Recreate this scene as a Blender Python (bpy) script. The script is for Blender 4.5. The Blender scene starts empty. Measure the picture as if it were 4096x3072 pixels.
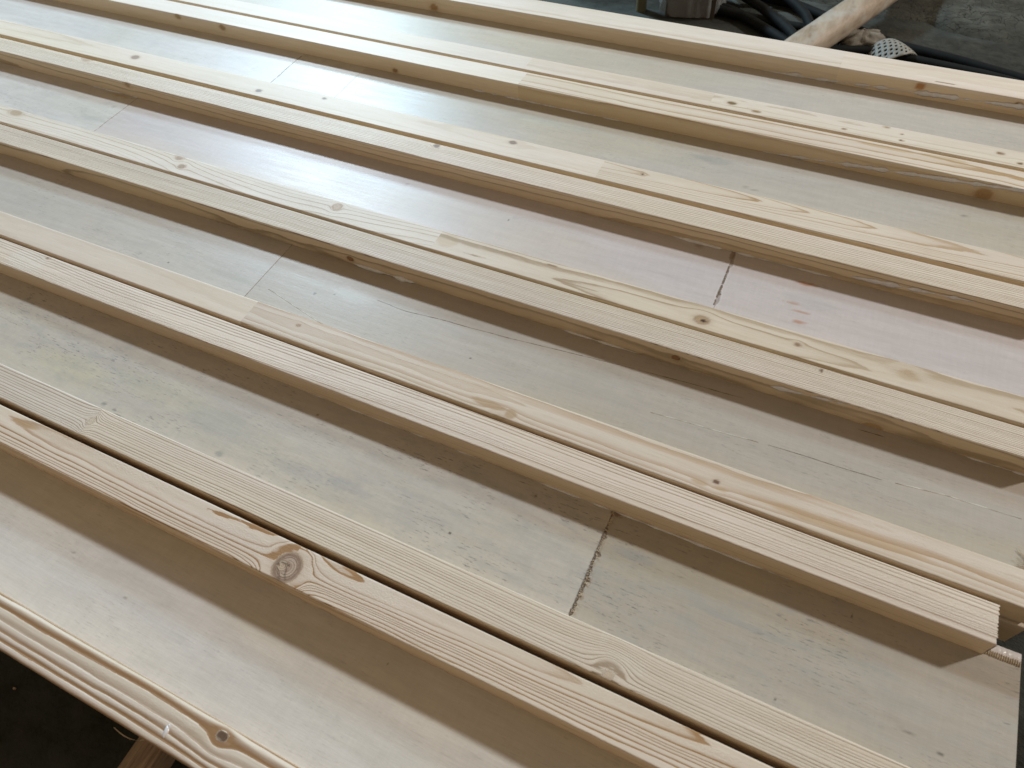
import bpy, math, random
import numpy as np
from mathutils import Matrix, Vector

S = bpy.context.scene
COL = S.collection
random.seed(4)

# ---------------------------------------------------------------- camera
cam = bpy.data.cameras.new('camera')
cam.sensor_width = 36.0
cam.lens = 2780.33 / 4096 * 36.0
cam.clip_start = 0.02
cam.clip_end = 80.0
cam.dof.use_dof = True
cam.dof.focus_distance = 1.45
cam.dof.aperture_fstop = 6.3
camo = bpy.data.objects.new('camera', cam)
COL.objects.link(camo)
R = Matrix(((0.9029870606, -0.3136680955, 0.2936438220),
            (0.4257782794, 0.7449836192, -0.5135292239),
            (-0.0576821036, 0.5887374057, 0.8062636306)))
camo.matrix_world = Matrix.Translation((0, 0, 1.0)) @ R.to_4x4()
S.camera = camo

# ---------------------------------------------------------------- light
w = bpy.data.worlds.new('World'); S.world = w
w.use_nodes = True
bg = w.node_tree.nodes['Background']
bg.inputs['Color'].default_value = (1.0, 0.745, 0.49, 1)
bg.inputs['Strength'].default_value = 0.23

def window_light(name, d, dist, size, power, color, at=(-0.2, 0.8, 0.0)):
    L = bpy.data.lights.new(name, 'AREA')
    L.shape = 'RECTANGLE'; L.size = size[0]; L.size_y = size[1]
    L.energy = power; L.color = color
    o = bpy.data.objects.new(name, L); COL.objects.link(o)
    d = Vector(d).normalized()
    o.location = Vector(at) + d * dist
    o.rotation_euler = d.to_track_quat('Z', 'Y').to_euler()
    return o
window_light('right_window_lamp', (1.36, 1.0, 1.0), 9.0, (0.5, 0.42), 440, (1.0, 0.935, 0.87))
window_light('left_window_lamp', (-0.80, 0.92, 1.0), 6.5, (0.60, 0.40), 275, (0.66, 0.85, 1.0), at=(-1.9, 1.1, 0.0))
window_light('door_lamp', (-1.04, 1.32, 1.0), 4.2, (0.60, 0.38), 105, (0.56, 0.82, 1.0), at=(-1.25, 1.40, 0.0))

S.render.engine = 'CYCLES'
S.cycles.max_bounces = 14
S.cycles.diffuse_bounces = 8
S.view_settings.view_transform = 'Standard'
S.view_settings.look = 'None'
S.view_settings.exposure = 0.0
S.view_settings.gamma = 1.0
S.view_settings.use_curve_mapping = False

# ---------------------------------------------------------------- numpy noise
def _h(ix, iy, seed):
    n = (ix.astype(np.int64) * 374761393 + iy.astype(np.int64) * 668265263 + seed * 974634777) & 0x7fffffff
    n = ((n ^ (n >> 13)) * 1274126177) & 0x7fffffff
    n = (n ^ (n >> 16)) & 0xffffff
    return n / float(0xffffff)
def vn(x, y, seed=0):
    x = np.asarray(x, float); y = np.asarray(y, float)
    x, y = np.broadcast_arrays(x, y)
    ix = np.floor(x); iy = np.floor(y)
    fx = x - ix; fy = y - iy
    fx = fx * fx * (3 - 2 * fx); fy = fy * fy * (3 - 2 * fy)
    a = _h(ix, iy, seed); b = _h(ix + 1, iy, seed); c = _h(ix, iy + 1, seed); d = _h(ix + 1, iy + 1, seed)
    return (a * (1 - fx) + b * fx) * (1 - fy) + (c * (1 - fx) + d * fx) * fy * 1.0
def fbm(x, y, seed=0, o=4):
    s = 0; a = 0.5; t = 0
    for k in range(o):
        s = s + a * vn(x, y, seed + 17 * k); t += a
        x = np.asarray(x) * 2.03 + 5.1; y = np.asarray(y) * 2.03 + 3.7; a *= 0.5
    return s / t
def sstep(a, b, x):
    t = np.clip((x - a) / (b - a), 0, 1)
    return t * t * (3 - 2 * t)

# ---------------------------------------------------------------- object helpers
def empty(name, loc, label, cat, group=None):
    o = bpy.data.objects.new(name, None); COL.objects.link(o)
    o.location = loc; o['label'] = label; o['category'] = cat
    if group: o['group'] = group
    return o
def tag(o, label, cat, group=None):
    o['label'] = label; o['category'] = cat
    if group: o['group'] = group
    return o
def link(name, me, mat, parent=None):
    o = bpy.data.objects.new(name, me); COL.objects.link(o)
    if mat: me.materials.append(mat)
    if parent:
        o.parent = parent
        o.location = -Vector(parent.location)      # vertices are in world metres
    return o
def grid_mesh(name, P, quads, attrs=None, smooth=True):
    me = bpy.data.meshes.new(name)
    P = np.asarray(P, np.float32); quads = np.asarray(quads, np.int32)
    me.vertices.add(len(P)); me.vertices.foreach_set('co', P.ravel())
    nq = len(quads)
    me.loops.add(nq * 4); me.loops.foreach_set('vertex_index', quads.ravel())
    me.polygons.add(nq)
    me.polygons.foreach_set('loop_start', np.arange(0, nq * 4, 4, dtype=np.int32))
    me.polygons.foreach_set('use_smooth', np.full(nq, smooth, dtype=bool))
    me.update(calc_edges=True)
    for k, (typ, arr) in (attrs or {}).items():
        a = me.attributes.new(k, typ, 'POINT')
        arr = np.asarray(arr, np.float32)
        if typ == 'FLOAT': a.data.foreach_set('value', arr.ravel())
        else:
            rgba = np.ones((len(P), 4), np.float32); rgba[:, :3] = arr
            a.data.foreach_set('color', rgba.ravel())
    return me
def py_mesh(name, V, F, smooth=False):
    me = bpy.data.meshes.new(name); me.from_pydata([tuple(v) for v in V], [], [tuple(f) for f in F]); me.update()
    if smooth:
        for p in me.polygons: p.use_smooth = True
    return me

# ---------------------------------------------------------------- materials
def new_mat(name):
    m = bpy.data.materials.new(name); m.use_nodes = True
    nt = m.node_tree; b = nt.nodes['Principled BSDF']
    return m, nt, b
def nd(nt, t, **kw):
    n = nt.nodes.new(t)
    for k, v in kw.items(): setattr(n, k, v)
    return n
def ln(nt, a, b): nt.links.new(a, b)
def math_(nt, op, a, b=None, c=None):
    n = nd(nt, 'ShaderNodeMath', operation=op)
    for i, v in enumerate((a, b, c)):
        if v is None: continue
        if isinstance(v, (int, float)): n.inputs[i].default_value = v
        else: ln(nt, v, n.inputs[i])
    return n.outputs[0]
def noise_(nt, co, scale, det=2.0, rough=0.5, off=(0, 0, 0)):
    mp = nd(nt, 'ShaderNodeMapping'); mp.inputs['Scale'].default_value = scale; mp.inputs['Location'].default_value = off
    ln(nt, co, mp.inputs['Vector'])
    n = nd(nt, 'ShaderNodeTexNoise'); n.inputs['Scale'].default_value = 1.0
    n.inputs['Detail'].default_value = det; n.inputs['Roughness'].default_value = rough
    ln(nt, mp.outputs[0], n.inputs['Vector'])
    return n.outputs['Fac']
def ramp_(nt, fac, stops):
    n = nd(nt, 'ShaderNodeValToRGB'); el = n.color_ramp.elements
    while len(el) < len(stops): el.new(0.5)
    for e, (p, c) in zip(el, stops):
        e.position = p; e.color = (c, c, c, 1) if isinstance(c, (int, float)) else (*c, 1)
    ln(nt, fac, n.inputs[0]); return n.outputs[0]
def mixc(nt, f, a, b, mode='MIX'):
    n = nd(nt, 'ShaderNodeMix', data_type='RGBA', blend_type=mode)
    for i, v in ((0, f), (6, a), (7, b)):
        if isinstance(v, (int, float)): n.inputs[i].default_value = v
        elif isinstance(v, tuple): n.inputs[i].default_value = (*v, 1)
        else: ln(nt, v, n.inputs[i])
    return n.outputs[2]

def make_batten_mat():
    m, nt, b = new_mat('sawn_softwood')
    co = nd(nt, 'ShaderNodeTexCoord').outputs['Object']
    g = nd(nt, 'ShaderNodeAttribute', attribute_name='g').outputs['Fac']
    con = nd(nt, 'ShaderNodeAttribute', attribute_name='con').outputs['Fac']
    fz = nd(nt, 'ShaderNodeAttribute', attribute_name='fuzz').outputs['Fac']
    base = nd(nt, 'ShaderNodeAttribute', attribute_name='base').outputs['Color']
    late = nd(nt, 'ShaderNodeAttribute', attribute_name='late').outputs['Color']
    j = noise_(nt, co, (14, 110, 110), 3, 0.6)
    j2 = noise_(nt, co, (150, 500, 500), 2, 0.6)
    gj = math_(nt, 'ADD', g, math_(nt, 'ADD', math_(nt, 'MULTIPLY', math_(nt, 'SUBTRACT', j, 0.5), 0.34),
                                   math_(nt, 'MULTIPLY', math_(nt, 'SUBTRACT', j2, 0.5), 0.06)))
    fr = math_(nt, 'FRACT', gj)
    line_f = ramp_(nt, fr, [(0.0, 0.08), (0.08, 0.0), (0.55, 0.05), (0.76, 0.30), (0.88, 1.0), (0.96, 1.0), (1.0, 0.10)])
    line_w = ramp_(nt, fr, [(0.0, 0.12), (0.05, 0.0), (0.30, 0.05), (0.60, 0.42), (0.88, 0.72), (0.955, 1.0), (1.0, 0.10)])
    wide = nd(nt, 'ShaderNodeAttribute', attribute_name='wide').outputs['Fac']
    line = mixc(nt, wide, line_f, line_w)
    # each ring has its own strength
    fl = math_(nt, 'FLOOR', gj)
    wn = nd(nt, 'ShaderNodeTexWhiteNoise', noise_dimensions='1D'); ln(nt, fl, wn.inputs['W'])
    ringv = math_(nt, 'MULTIPLY_ADD', wn.outputs['Value'], 0.75, 0.45)
    lf = math_(nt, 'MULTIPLY', math_(nt, 'MULTIPLY', line, con), ringv)
    lfc = nd(nt, 'ShaderNodeClamp'); ln(nt, lf, lfc.inputs[0])
    fib = noise_(nt, co, (22, 900, 900), 4, 0.65)
    fib2 = noise_(nt, co, (5, 60, 60), 3, 0.6, (3, 1, 2))
    fibc = ramp_(nt, fib, [(0.25, (0.90, 0.885, 0.865)), (0.75, (1.07, 1.07, 1.07))])
    fib2c = ramp_(nt, fib2, [(0.3, (0.955, 0.935, 0.91)), (0.7, (1.04, 1.04, 1.05))])
    c = mixc(nt, lfc.outputs[0], base, late)
    c = mixc(nt, 1.0, c, fibc, 'MULTIPLY'); c = mixc(nt, 1.0, c, fib2c, 'MULTIPLY')
    # tiny resin ducts / pores
    po = noise_(nt, co, (120, 1100, 1100), 1, 0.5, (9, 4, 1))
    poc = ramp_(nt, po, [(0.70, (1, 1, 1)), (0.80, (0.82, 0.76, 0.68))])
    c = mixc(nt, 1.0, c, poc, 'MULTIPLY')
    ln(nt, c, b.inputs['Base Color'])
    rr = math_(nt, 'MULTIPLY_ADD', fib, 0.22, 0.40)
    ln(nt, rr, b.inputs['Roughness'])
    b.inputs['Specular IOR Level'].default_value = 0.34
    fuzzn = noise_(nt, co, (260, 520, 520), 3, 0.75, (1, 2, 3))
    saw = noise_(nt, co, (420, 6, 6), 1, 0.4)
    hgt = math_(nt, 'ADD', math_(nt, 'MULTIPLY', fib, 0.35), math_(nt, 'MULTIPLY', lfc.outputs[0], -0.55))
    hgt = math_(nt, 'ADD', hgt, math_(nt, 'MULTIPLY', math_(nt, 'MULTIPLY', fuzzn, fz), 1.3))
    hgt = math_(nt, 'ADD', hgt, math_(nt, 'MULTIPLY', saw, 0.12))
    bp = nd(nt, 'ShaderNodeBump'); bp.inputs['Strength'].default_value = 0.55; bp.inputs['Distance'].default_value = 0.0009
    ln(nt, hgt, bp.inputs['Height']); ln(nt, bp.outputs[0], b.inputs['Normal'])
    return m
M_BAT = make_batten_mat()

def make_ply_mat():
    m, nt, b = new_mat('poplar_plywood')
    co = nd(nt, 'ShaderNodeTexCoord').outputs['Object']
    base = nd(nt, 'ShaderNodeAttribute', attribute_name='base').outputs['Color']
    dirt = nd(nt, 'ShaderNodeAttribute', attribute_name='con').outputs['Fac']
    s1 = noise_(nt, co, (7, 75, 75), 5, 0.62)
    s2 = noise_(nt, co, (40, 620, 620), 3, 0.6, (2, 5, 1))
    s3 = noise_(nt, co, (2.6, 9, 9), 4, 0.6, (4, 0, 7))
    s4 = noise_(nt, co, (170, 24, 24), 3, 0.6, (4, 0, 7))
    c = mixc(nt, 1.0, base, ramp_(nt, s1, [(0.25, (0.93, 0.925, 0.91)), (0.75, (1.05, 1.05, 1.05))]), 'MULTIPLY')
    c = mixc(nt, 1.0, c, ramp_(nt, s2, [(0.25, (0.945, 0.94, 0.935)), (0.75, (1.04, 1.04, 1.04))]), 'MULTIPLY')
    c = mixc(nt, 1.0, c, ramp_(nt, s3, [(0.3, (0.955, 0.965, 0.975)), (0.7, (1.04, 1.03, 1.0))]), 'MULTIPLY')
    c = mixc(nt, 1.0, c, ramp_(nt, s4, [(0.3, (0.975, 0.975, 0.975)), (0.7, (1.025, 1.025, 1.025))]), 'MULTIPLY')
    # short dark flecks and grey clouds where the veneer is dirty
    f1 = noise_(nt, co, (48, 330, 330), 3, 0.7, (6, 2, 0))
    f2 = noise_(nt, co, (7, 17, 17), 3, 0.6, (1, 8, 0))
    fl = math_(nt, 'MULTIPLY', ramp_(nt, f1, [(0.57, 0.0), (0.66, 1.0)]), ramp_(nt, f2, [(0.44, 0.0), (0.58, 1.0)]))
    fl = math_(nt, 'MULTIPLY', fl, dirt)
    c = mixc(nt, fl, c, (0.22, 0.205, 0.19))
    cl = math_(nt, 'MULTIPLY', ramp_(nt, noise_(nt, co, (16, 42, 42), 5, 0.7, (0, 3, 5)), [(0.46, 0.0), (0.68, 0.55)]), dirt)
    c = mixc(nt, cl, c, (0.40, 0.40, 0.385))
    ln(nt, c, b.inputs['Base Color'])
    ln(nt, math_(nt, 'MULTIPLY_ADD', s1, 0.22, 0.27), b.inputs['Roughness'])
    b.inputs['Specular IOR Level'].default_value = 0.29
    bp = nd(nt, 'ShaderNodeBump'); bp.inputs['Strength'].default_value = 0.35; bp.inputs['Distance'].default_value = 0.0006
    hh = math_(nt, 'ADD', math_(nt, 'MULTIPLY', s2, 0.5), math_(nt, 'MULTIPLY', noise_(nt, co, (230, 480, 480), 3, 0.7), 0.55))
    hh = math_(nt, 'ADD', hh, math_(nt, 'MULTIPLY', s1, 1.2))
    ln(nt, hh, bp.inputs['Height']); ln(nt, bp.outputs[0], b.inputs['Normal'])
    return m
M_PLY = make_ply_mat()

def simple_mat(name, c1, c2, scale=(30, 30, 30), rough=0.6, spec=0.4, bump=0.3, bdist=0.002, det=5, trans=0.0):
    m, nt, b = new_mat(name)
    co = nd(nt, 'ShaderNodeTexCoord').outputs['Object']
    n = noise_(nt, co, scale, det, 0.62)
    ln(nt, ramp_(nt, n, [(0.3, c1), (0.7, c2)]), b.inputs['Base Color'])
    b.inputs['Roughness'].default_value = rough
    b.inputs['Specular IOR Level'].default_value = spec
    if trans: b.inputs['Transmission Weight'].default_value = trans
    if bump:
        bp = nd(nt, 'ShaderNodeBump'); bp.inputs['Strength'].default_value = bump; bp.inputs['Distance'].default_value = bdist
        n2 = noise_(nt, co, tuple(s * 2.5 for s in scale), det, 0.65, (1, 1, 1))
        ln(nt, n2, bp.inputs['Height']); ln(nt, bp.outputs[0], b.inputs['Normal'])
    return m
M_GLUE = simple_mat('dried_white_glue', (0.70, 0.68, 0.69), (0.86, 0.85, 0.87), (90, 90, 90), 0.22, 0.6, 0.4, 0.001)
M_CRACK = simple_mat('crack_shadow_fibre', (0.16, 0.12, 0.09), (0.30, 0.25, 0.20), (200, 200, 200), 0.9, 0.2, 0)
M_RAISED = simple_mat('raised_veneer_edge', (0.62, 0.60, 0.53), (0.72, 0.70, 0.62), (100, 300, 300), 0.6, 0.3, 0)
M_TORN = simple_mat('torn_veneer', (0.10, 0.07, 0.05), (0.36, 0.29, 0.22), (260, 260, 260), 0.9, 0.2, 0.8, 0.002)
M_FIBRE = simple_mat('pale_wood_fibre', (0.56, 0.45, 0.32), (0.74, 0.64, 0.50), (80, 80, 80), 0.7, 0.3, 0.2)
M_EDGE = simple_mat('plywood_edge', (0.33, 0.25, 0.16), (0.55, 0.45, 0.32), (60, 60, 500), 0.8, 0.2, 0.5)

# ---------------------------------------------------------------- battens
PALE = np.array((0.785, 0.705, 0.600))
WARM = np.array((0.795, 0.703, 0.597))
COOL = np.array((0.775, 0.71, 0.625))
LATE = np.array((0.38, 0.255, 0.145))

def batten(name, parent, Y0, Y1, segs, knots, zb=0.0, zt=0.0404, X0=-3.3, X1=0.465, res=(0.004, 0.0025),
           arris=0.0016, arris_far=None, seed=1, fuzz=0.3, warp=0.0006, ridge=0.0, sides=1.0, rough_lo=0.0004, jag_end=0.0):
    """One piece of sawn timber. segs: dicts with x0,x1 and a growth-ring model (pith py,pz relative to the top centre)."""
    dx, ds = res
    af = arris if arris_far is None else arris_far
    hh = zt - zb
    # cross-section, running up the near side, over the top, down the far side
    prof = []
    n = max(6, int(hh / ds / 1.3))
    for i in range(n): prof.append((0, zb + (hh - arris) * i / n - zt, 0))
    for i in range(4):
        a = math.pi / 2 * i / 3
        prof.append((arris - arris * math.cos(a), -arris + arris * math.sin(a), 1))
    n = max(6, int((Y1 - Y0) / ds)); wd = Y1 - Y0
    for i in range(1, n): prof.append((arris + (wd - arris - af) * i / n, 0, 2))
    for i in range(4):
        a = math.pi / 2 * i / 3
        prof.append((wd - af + af * math.sin(a), -af + af * math.cos(a), 3))
    n = 6
    for i in range(1, n + 1): prof.append((wd, -af - (hh - af) * i / n, 4))
    prof = np.array(prof); py, pz = prof[:, 0], prof[:, 1]
    tt = prof[:, 2]
    s = np.where(tt <= 1, pz + np.minimum(py, arris) * 0.5, 0.0)
    s = np.where(tt == 2, py, s)
    s = np.where(tt >= 3, wd - pz, s)       # unrolled coordinate: 0 = near arris, wd = far arris
    VP = []; Q = []; A = {k: [] for k in ('g', 'con', 'fuzz', 'wide', 'base', 'late')}; off = 0
    ys = Y0 + py; zs = zt + pz
    for sg in segs:
        a, b_ = max(sg['x0'], X0), min(sg['x1'], X1)
        if b_ <= a: continue
        nx = max(2, int((b_ - a) / dx)) + 1
        xs = np.linspace(a, b_, nx)
        XX, SS = np.meshgrid(xs, s, indexing='ij'); _, YY = np.meshgrid(xs, py, indexing='ij'); _, ZZ = np.meshgrid(xs, pz, indexing='ij')
        TT = np.broadcast_to(tt, XX.shape)
        sd = seed * 31 + sg.get('seed', 0)
        shift = np.zeros_like(XX); inside = np.zeros_like(XX); kr = np.zeros_like(XX)
        base = np.empty(XX.shape + (3,)); base[:] = sg.get('base', PALE)
        late = np.empty(XX.shape + (3,)); late[:] = sg.get('late', LATE)
        con = np.full(XX.shape, sg.get('con', 0.6))
        fz = np.full(XX.shape, sg.get('fuzz', fuzz)) * (0.35 + 1.3 * sstep(0.40, 0.68, fbm(XX * 5, SS * 30, sd + 3)))
        # broad tone drift along the timber
        dr = fbm(XX * 2.2, SS * 9, sd + 5, 3) - 0.5
        base *= (1 + 0.13 * dr)[..., None]
        base[..., 2] *= 1 + 0.10 * (fbm(XX * 1.6, SS * 14, sd + 9, 3) - 0.5)
        con = con * np.clip(0.55 + 0.9 * fbm(XX * 1.5, SS * 20, sd + 11, 3), 0.2, 1.3)
        for k in knots:
            if not (a - 0.15 < k['x'] < b_ + 0.15): continue
            el = k.get('el', 1.35)
            ddx = (XX - k['x']) / el; dds = SS - k['s']
            rho2 = ddx ** 2 + dds ** 2 + 1e-9
            Rk = k['R']
            wob = 1 + 0.25 * (fbm(XX * 60, SS * 60, sd + 40, 2) - 0.5)
            shift += -dds * np.where(TT < 1, 0.6, 1.0) * np.minimum(1.0, (Rk * Rk * wob) / rho2) * np.exp(-rho2 / (Rk * 3.2) ** 2)
            rr = np.sqrt(rho2) / k['r']
            ins = 1 - sstep(0.85, 1.12, rr)
            inside = np.maximum(inside, ins); kr = np.where(ins > 0.01, rr * k.get('rings', 3.0), kr)
            halo = 1 - sstep(0.8, 2.2, rr)
            base[:] = base * (1 - 0.30 * halo * k.get('halo', 1))[..., None] + np.array((0.50, 0.34, 0.20)) * (0.30 * halo * k.get('halo', 1))[..., None]
            kc = np.array(k.get('c', (0.26, 0.16, 0.10)))
            ring = ins * ((0.75 + 0.25 * np.sin(rr * 9)) if k['r'] > 0.015 else 0.97) * min(1.0, 1.2 * k.get('op', 0.85))
            base[:] = base * (1 - ring)[..., None] + kc * ring[..., None]
            if k.get('edge'):
                e = np.exp(-((rr - 0.95) / 0.16) ** 2) * k['edge']
                base[:] = base * (1 - e)[..., None] + np.array((0.17, 0.10, 0.06)) * e[..., None]
            if k.get('pit'):
                e = 1 - sstep(0.25, 0.5, np.hypot(ddx - k['r'] * 0.25, dds + k['r'] * 0.1) / k['r'])
                base[:] = base * (1 - e * k['pit'])[..., None] + np.array((0.05, 0.03, 0.02)) * (e * k['pit'])[..., None]
        for st in sg.get('stains', []):   # (x, s, rx, rs, rgb, opacity)
            q = ((XX - st[0]) / st[2]) ** 2 + ((SS - st[1]) / st[3]) ** 2
            q = q * (1 + 0.9 * (fbm(XX * 30, SS * 90, sd + 77, 3) - 0.5))
            e = (1 - sstep(0.55, 1.25, q)) * st[5]
            base[:] = base * (1 - e)[..., None] + np.array(st[4]) * e[..., None]
        yw = sg.get('wy', 0.004); zw = sg.get('wz', 0.004); wf = sg.get('wf', 1.2)
        pyc = sg['py'] + yw * (fbm(xs * wf, xs * 0 + 2.5, sd, 3) - 0.5) * 2 + sg.get('sy', 0) * (xs - sg.get('sx', a))
        pzc = sg['pz'] + zw * (fbm(xs * wf, xs * 0 + 7.5, sd + 1, 3) - 0.5) * 2 + sg.get('sz', 0) * (xs - sg.get('sx', a))
        y_ = YY - wd / 2 + np.where((TT >= 1) & (TT <= 3), shift, 0)
        z_ = ZZ + np.where(TT < 1, shift, 0) - np.where(TT > 3, shift, 0)
        r = np.hypot(y_ - pyc[:, None], z_ - pzc[:, None])
        r = r + sg.get('wob', 0.0006) * (fbm(XX * 9, SS * 35, sd + 21, 3) - 0.5) * 2
        sp = sg['sp']
        g = r / sp
        g = g + sg.get('irr', 0.8) * (vn(g * 0.55, g * 0 + 3, sd + 31) - 0.5) * 1.6
        g = g * (1 - inside) + (kr + 40.3) * inside
        base[(TT == 0) | (TT == 4)] *= np.array((1.0, 0.93, 0.79))     # band-sawn resinous sides; brown bounce light of the gaps tinted in too
        late *= (1 - 0.72 * inside)[..., None]                          # rings inside a knot are dark too
        con = con * (1 - 0.5 * inside) * np.where(TT == 0, 0.55, 1.0)
        # arrises are a touch paler (planed fibres), lower near edge rougher
        z = zs[None, :] + np.zeros_like(XX); y = ys[None, :] + np.zeros_like(XX)
        z += warp * (fbm(XX * 3, SS * 12, sd + 61, 3) - 0.5)
        y += warp * 1.2 * (fbm(XX * 2.2, SS * 5, sd + 62, 3) - 0.5)
        edge = (TT <= 1) & (SS > -0.004)
        y += np.where(edge, 0.0007 * (fbm(XX * 70, SS * 200, sd + 63, 3) - 0.5), 0)
        lo = (TT == 0) & (SS < -hh + 0.006)
        y += np.where(lo, rough_lo * 2 * (fbm(XX * 60, SS * 0, sd + 64, 3) - 0.5), 0)
        if ridge:
            fr = g - np.floor(g)
            z += np.where((TT >= 1) & (TT <= 3), -ridge * sstep(0.35, 0.9, fr) * (1 - sstep(0.93, 1.0, fr)) * (1 - inside), 0)
        x = XX.copy()
        if jag_end and b_ >= X1 - 1e-6:
            wgt = sstep(X1 - 0.006, X1, XX)
            fr = g - np.floor(g)
            x += wgt * jag_end * (0.5 - fr)
        P = np.stack([x, y, z], -1).reshape(-1, 3)
        m_, n_ = XX.shape
        idx = np.arange(m_ * n_).reshape(m_, n_) + off
        q = np.stack([idx[:-1, :-1], idx[1:, :-1], idx[1:, 1:], idx[:-1, 1:]], -1).reshape(-1, 4)
        VP.append(P); Q.append(q); off += len(P)
        # underside
        Pb = np.array([[a, Y0, zb], [b_, Y0, zb], [b_, Y1, zb], [a, Y1, zb]])
        ex = 4
        VP.append(Pb); Q.append(np.array([[off, off + 3, off + 2, off + 1]])); off += 4
        for k_, v_ in (('g', g), ('con', con), ('fuzz', fz), ('wide', np.full(g.shape, float(sg.get('wide', 0))))): A[k_] += [v_.ravel(), np.zeros(ex)]
        A['base'] += [base.reshape(-1, 3), np.tile(PALE, (ex, 1))]
        A['late'] += [late.reshape(-1, 3), np.tile(LATE, (ex, 1))]
        # end caps: a fan of strips between near/far halves of the loop
        if b_ >= X1 - 1e-6 or a <= X0 + 1e-6:
            row = idx[-1] if b_ >= X1 - 1e-6 else idx[0]
            rp = P[row - idx[0, 0]]
            c = np.vstack([rp, rp * [1, 1, 0] + [0, 0, zb]])
            nn = len(rp)
            VP.append(c)
            qs = [[off + i, off + nn + i, off + nn + i + 1, off + i + 1] for i in range(nn - 1)]
            Q.append(np.array(qs)); off += len(c)
            A['g'] += [np.concatenate([g[-1 if b_ >= X1 - 1e-6 else 0], g[-1 if b_ >= X1 - 1e-6 else 0] + 5])]
            A['con'] += [np.full(2 * nn, 0.5)]; A['fuzz'] += [np.full(2 * nn, 0.6)]; A['wide'] += [np.zeros(2 * nn)]
            A['base'] += [np.tile(PALE * 0.85, (2 * nn, 1))]; A['late'] += [np.tile(LATE, (2 * nn, 1))]
    P = np.vstack(VP); Qa = np.vstack(Q)
    at = {k: ('FLOAT', np.concatenate(A[k])) for k in ('g', 'con', 'fuzz', 'wide')}
    at['base'] = ('FLOAT_COLOR', np.clip(np.vstack(A['base']), 0, 1)); at['late'] = ('FLOAT_COLOR', np.vstack(A['late']))
    return link(name, grid_mesh(name, P, Qa, at), M_BAT, parent)

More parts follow.
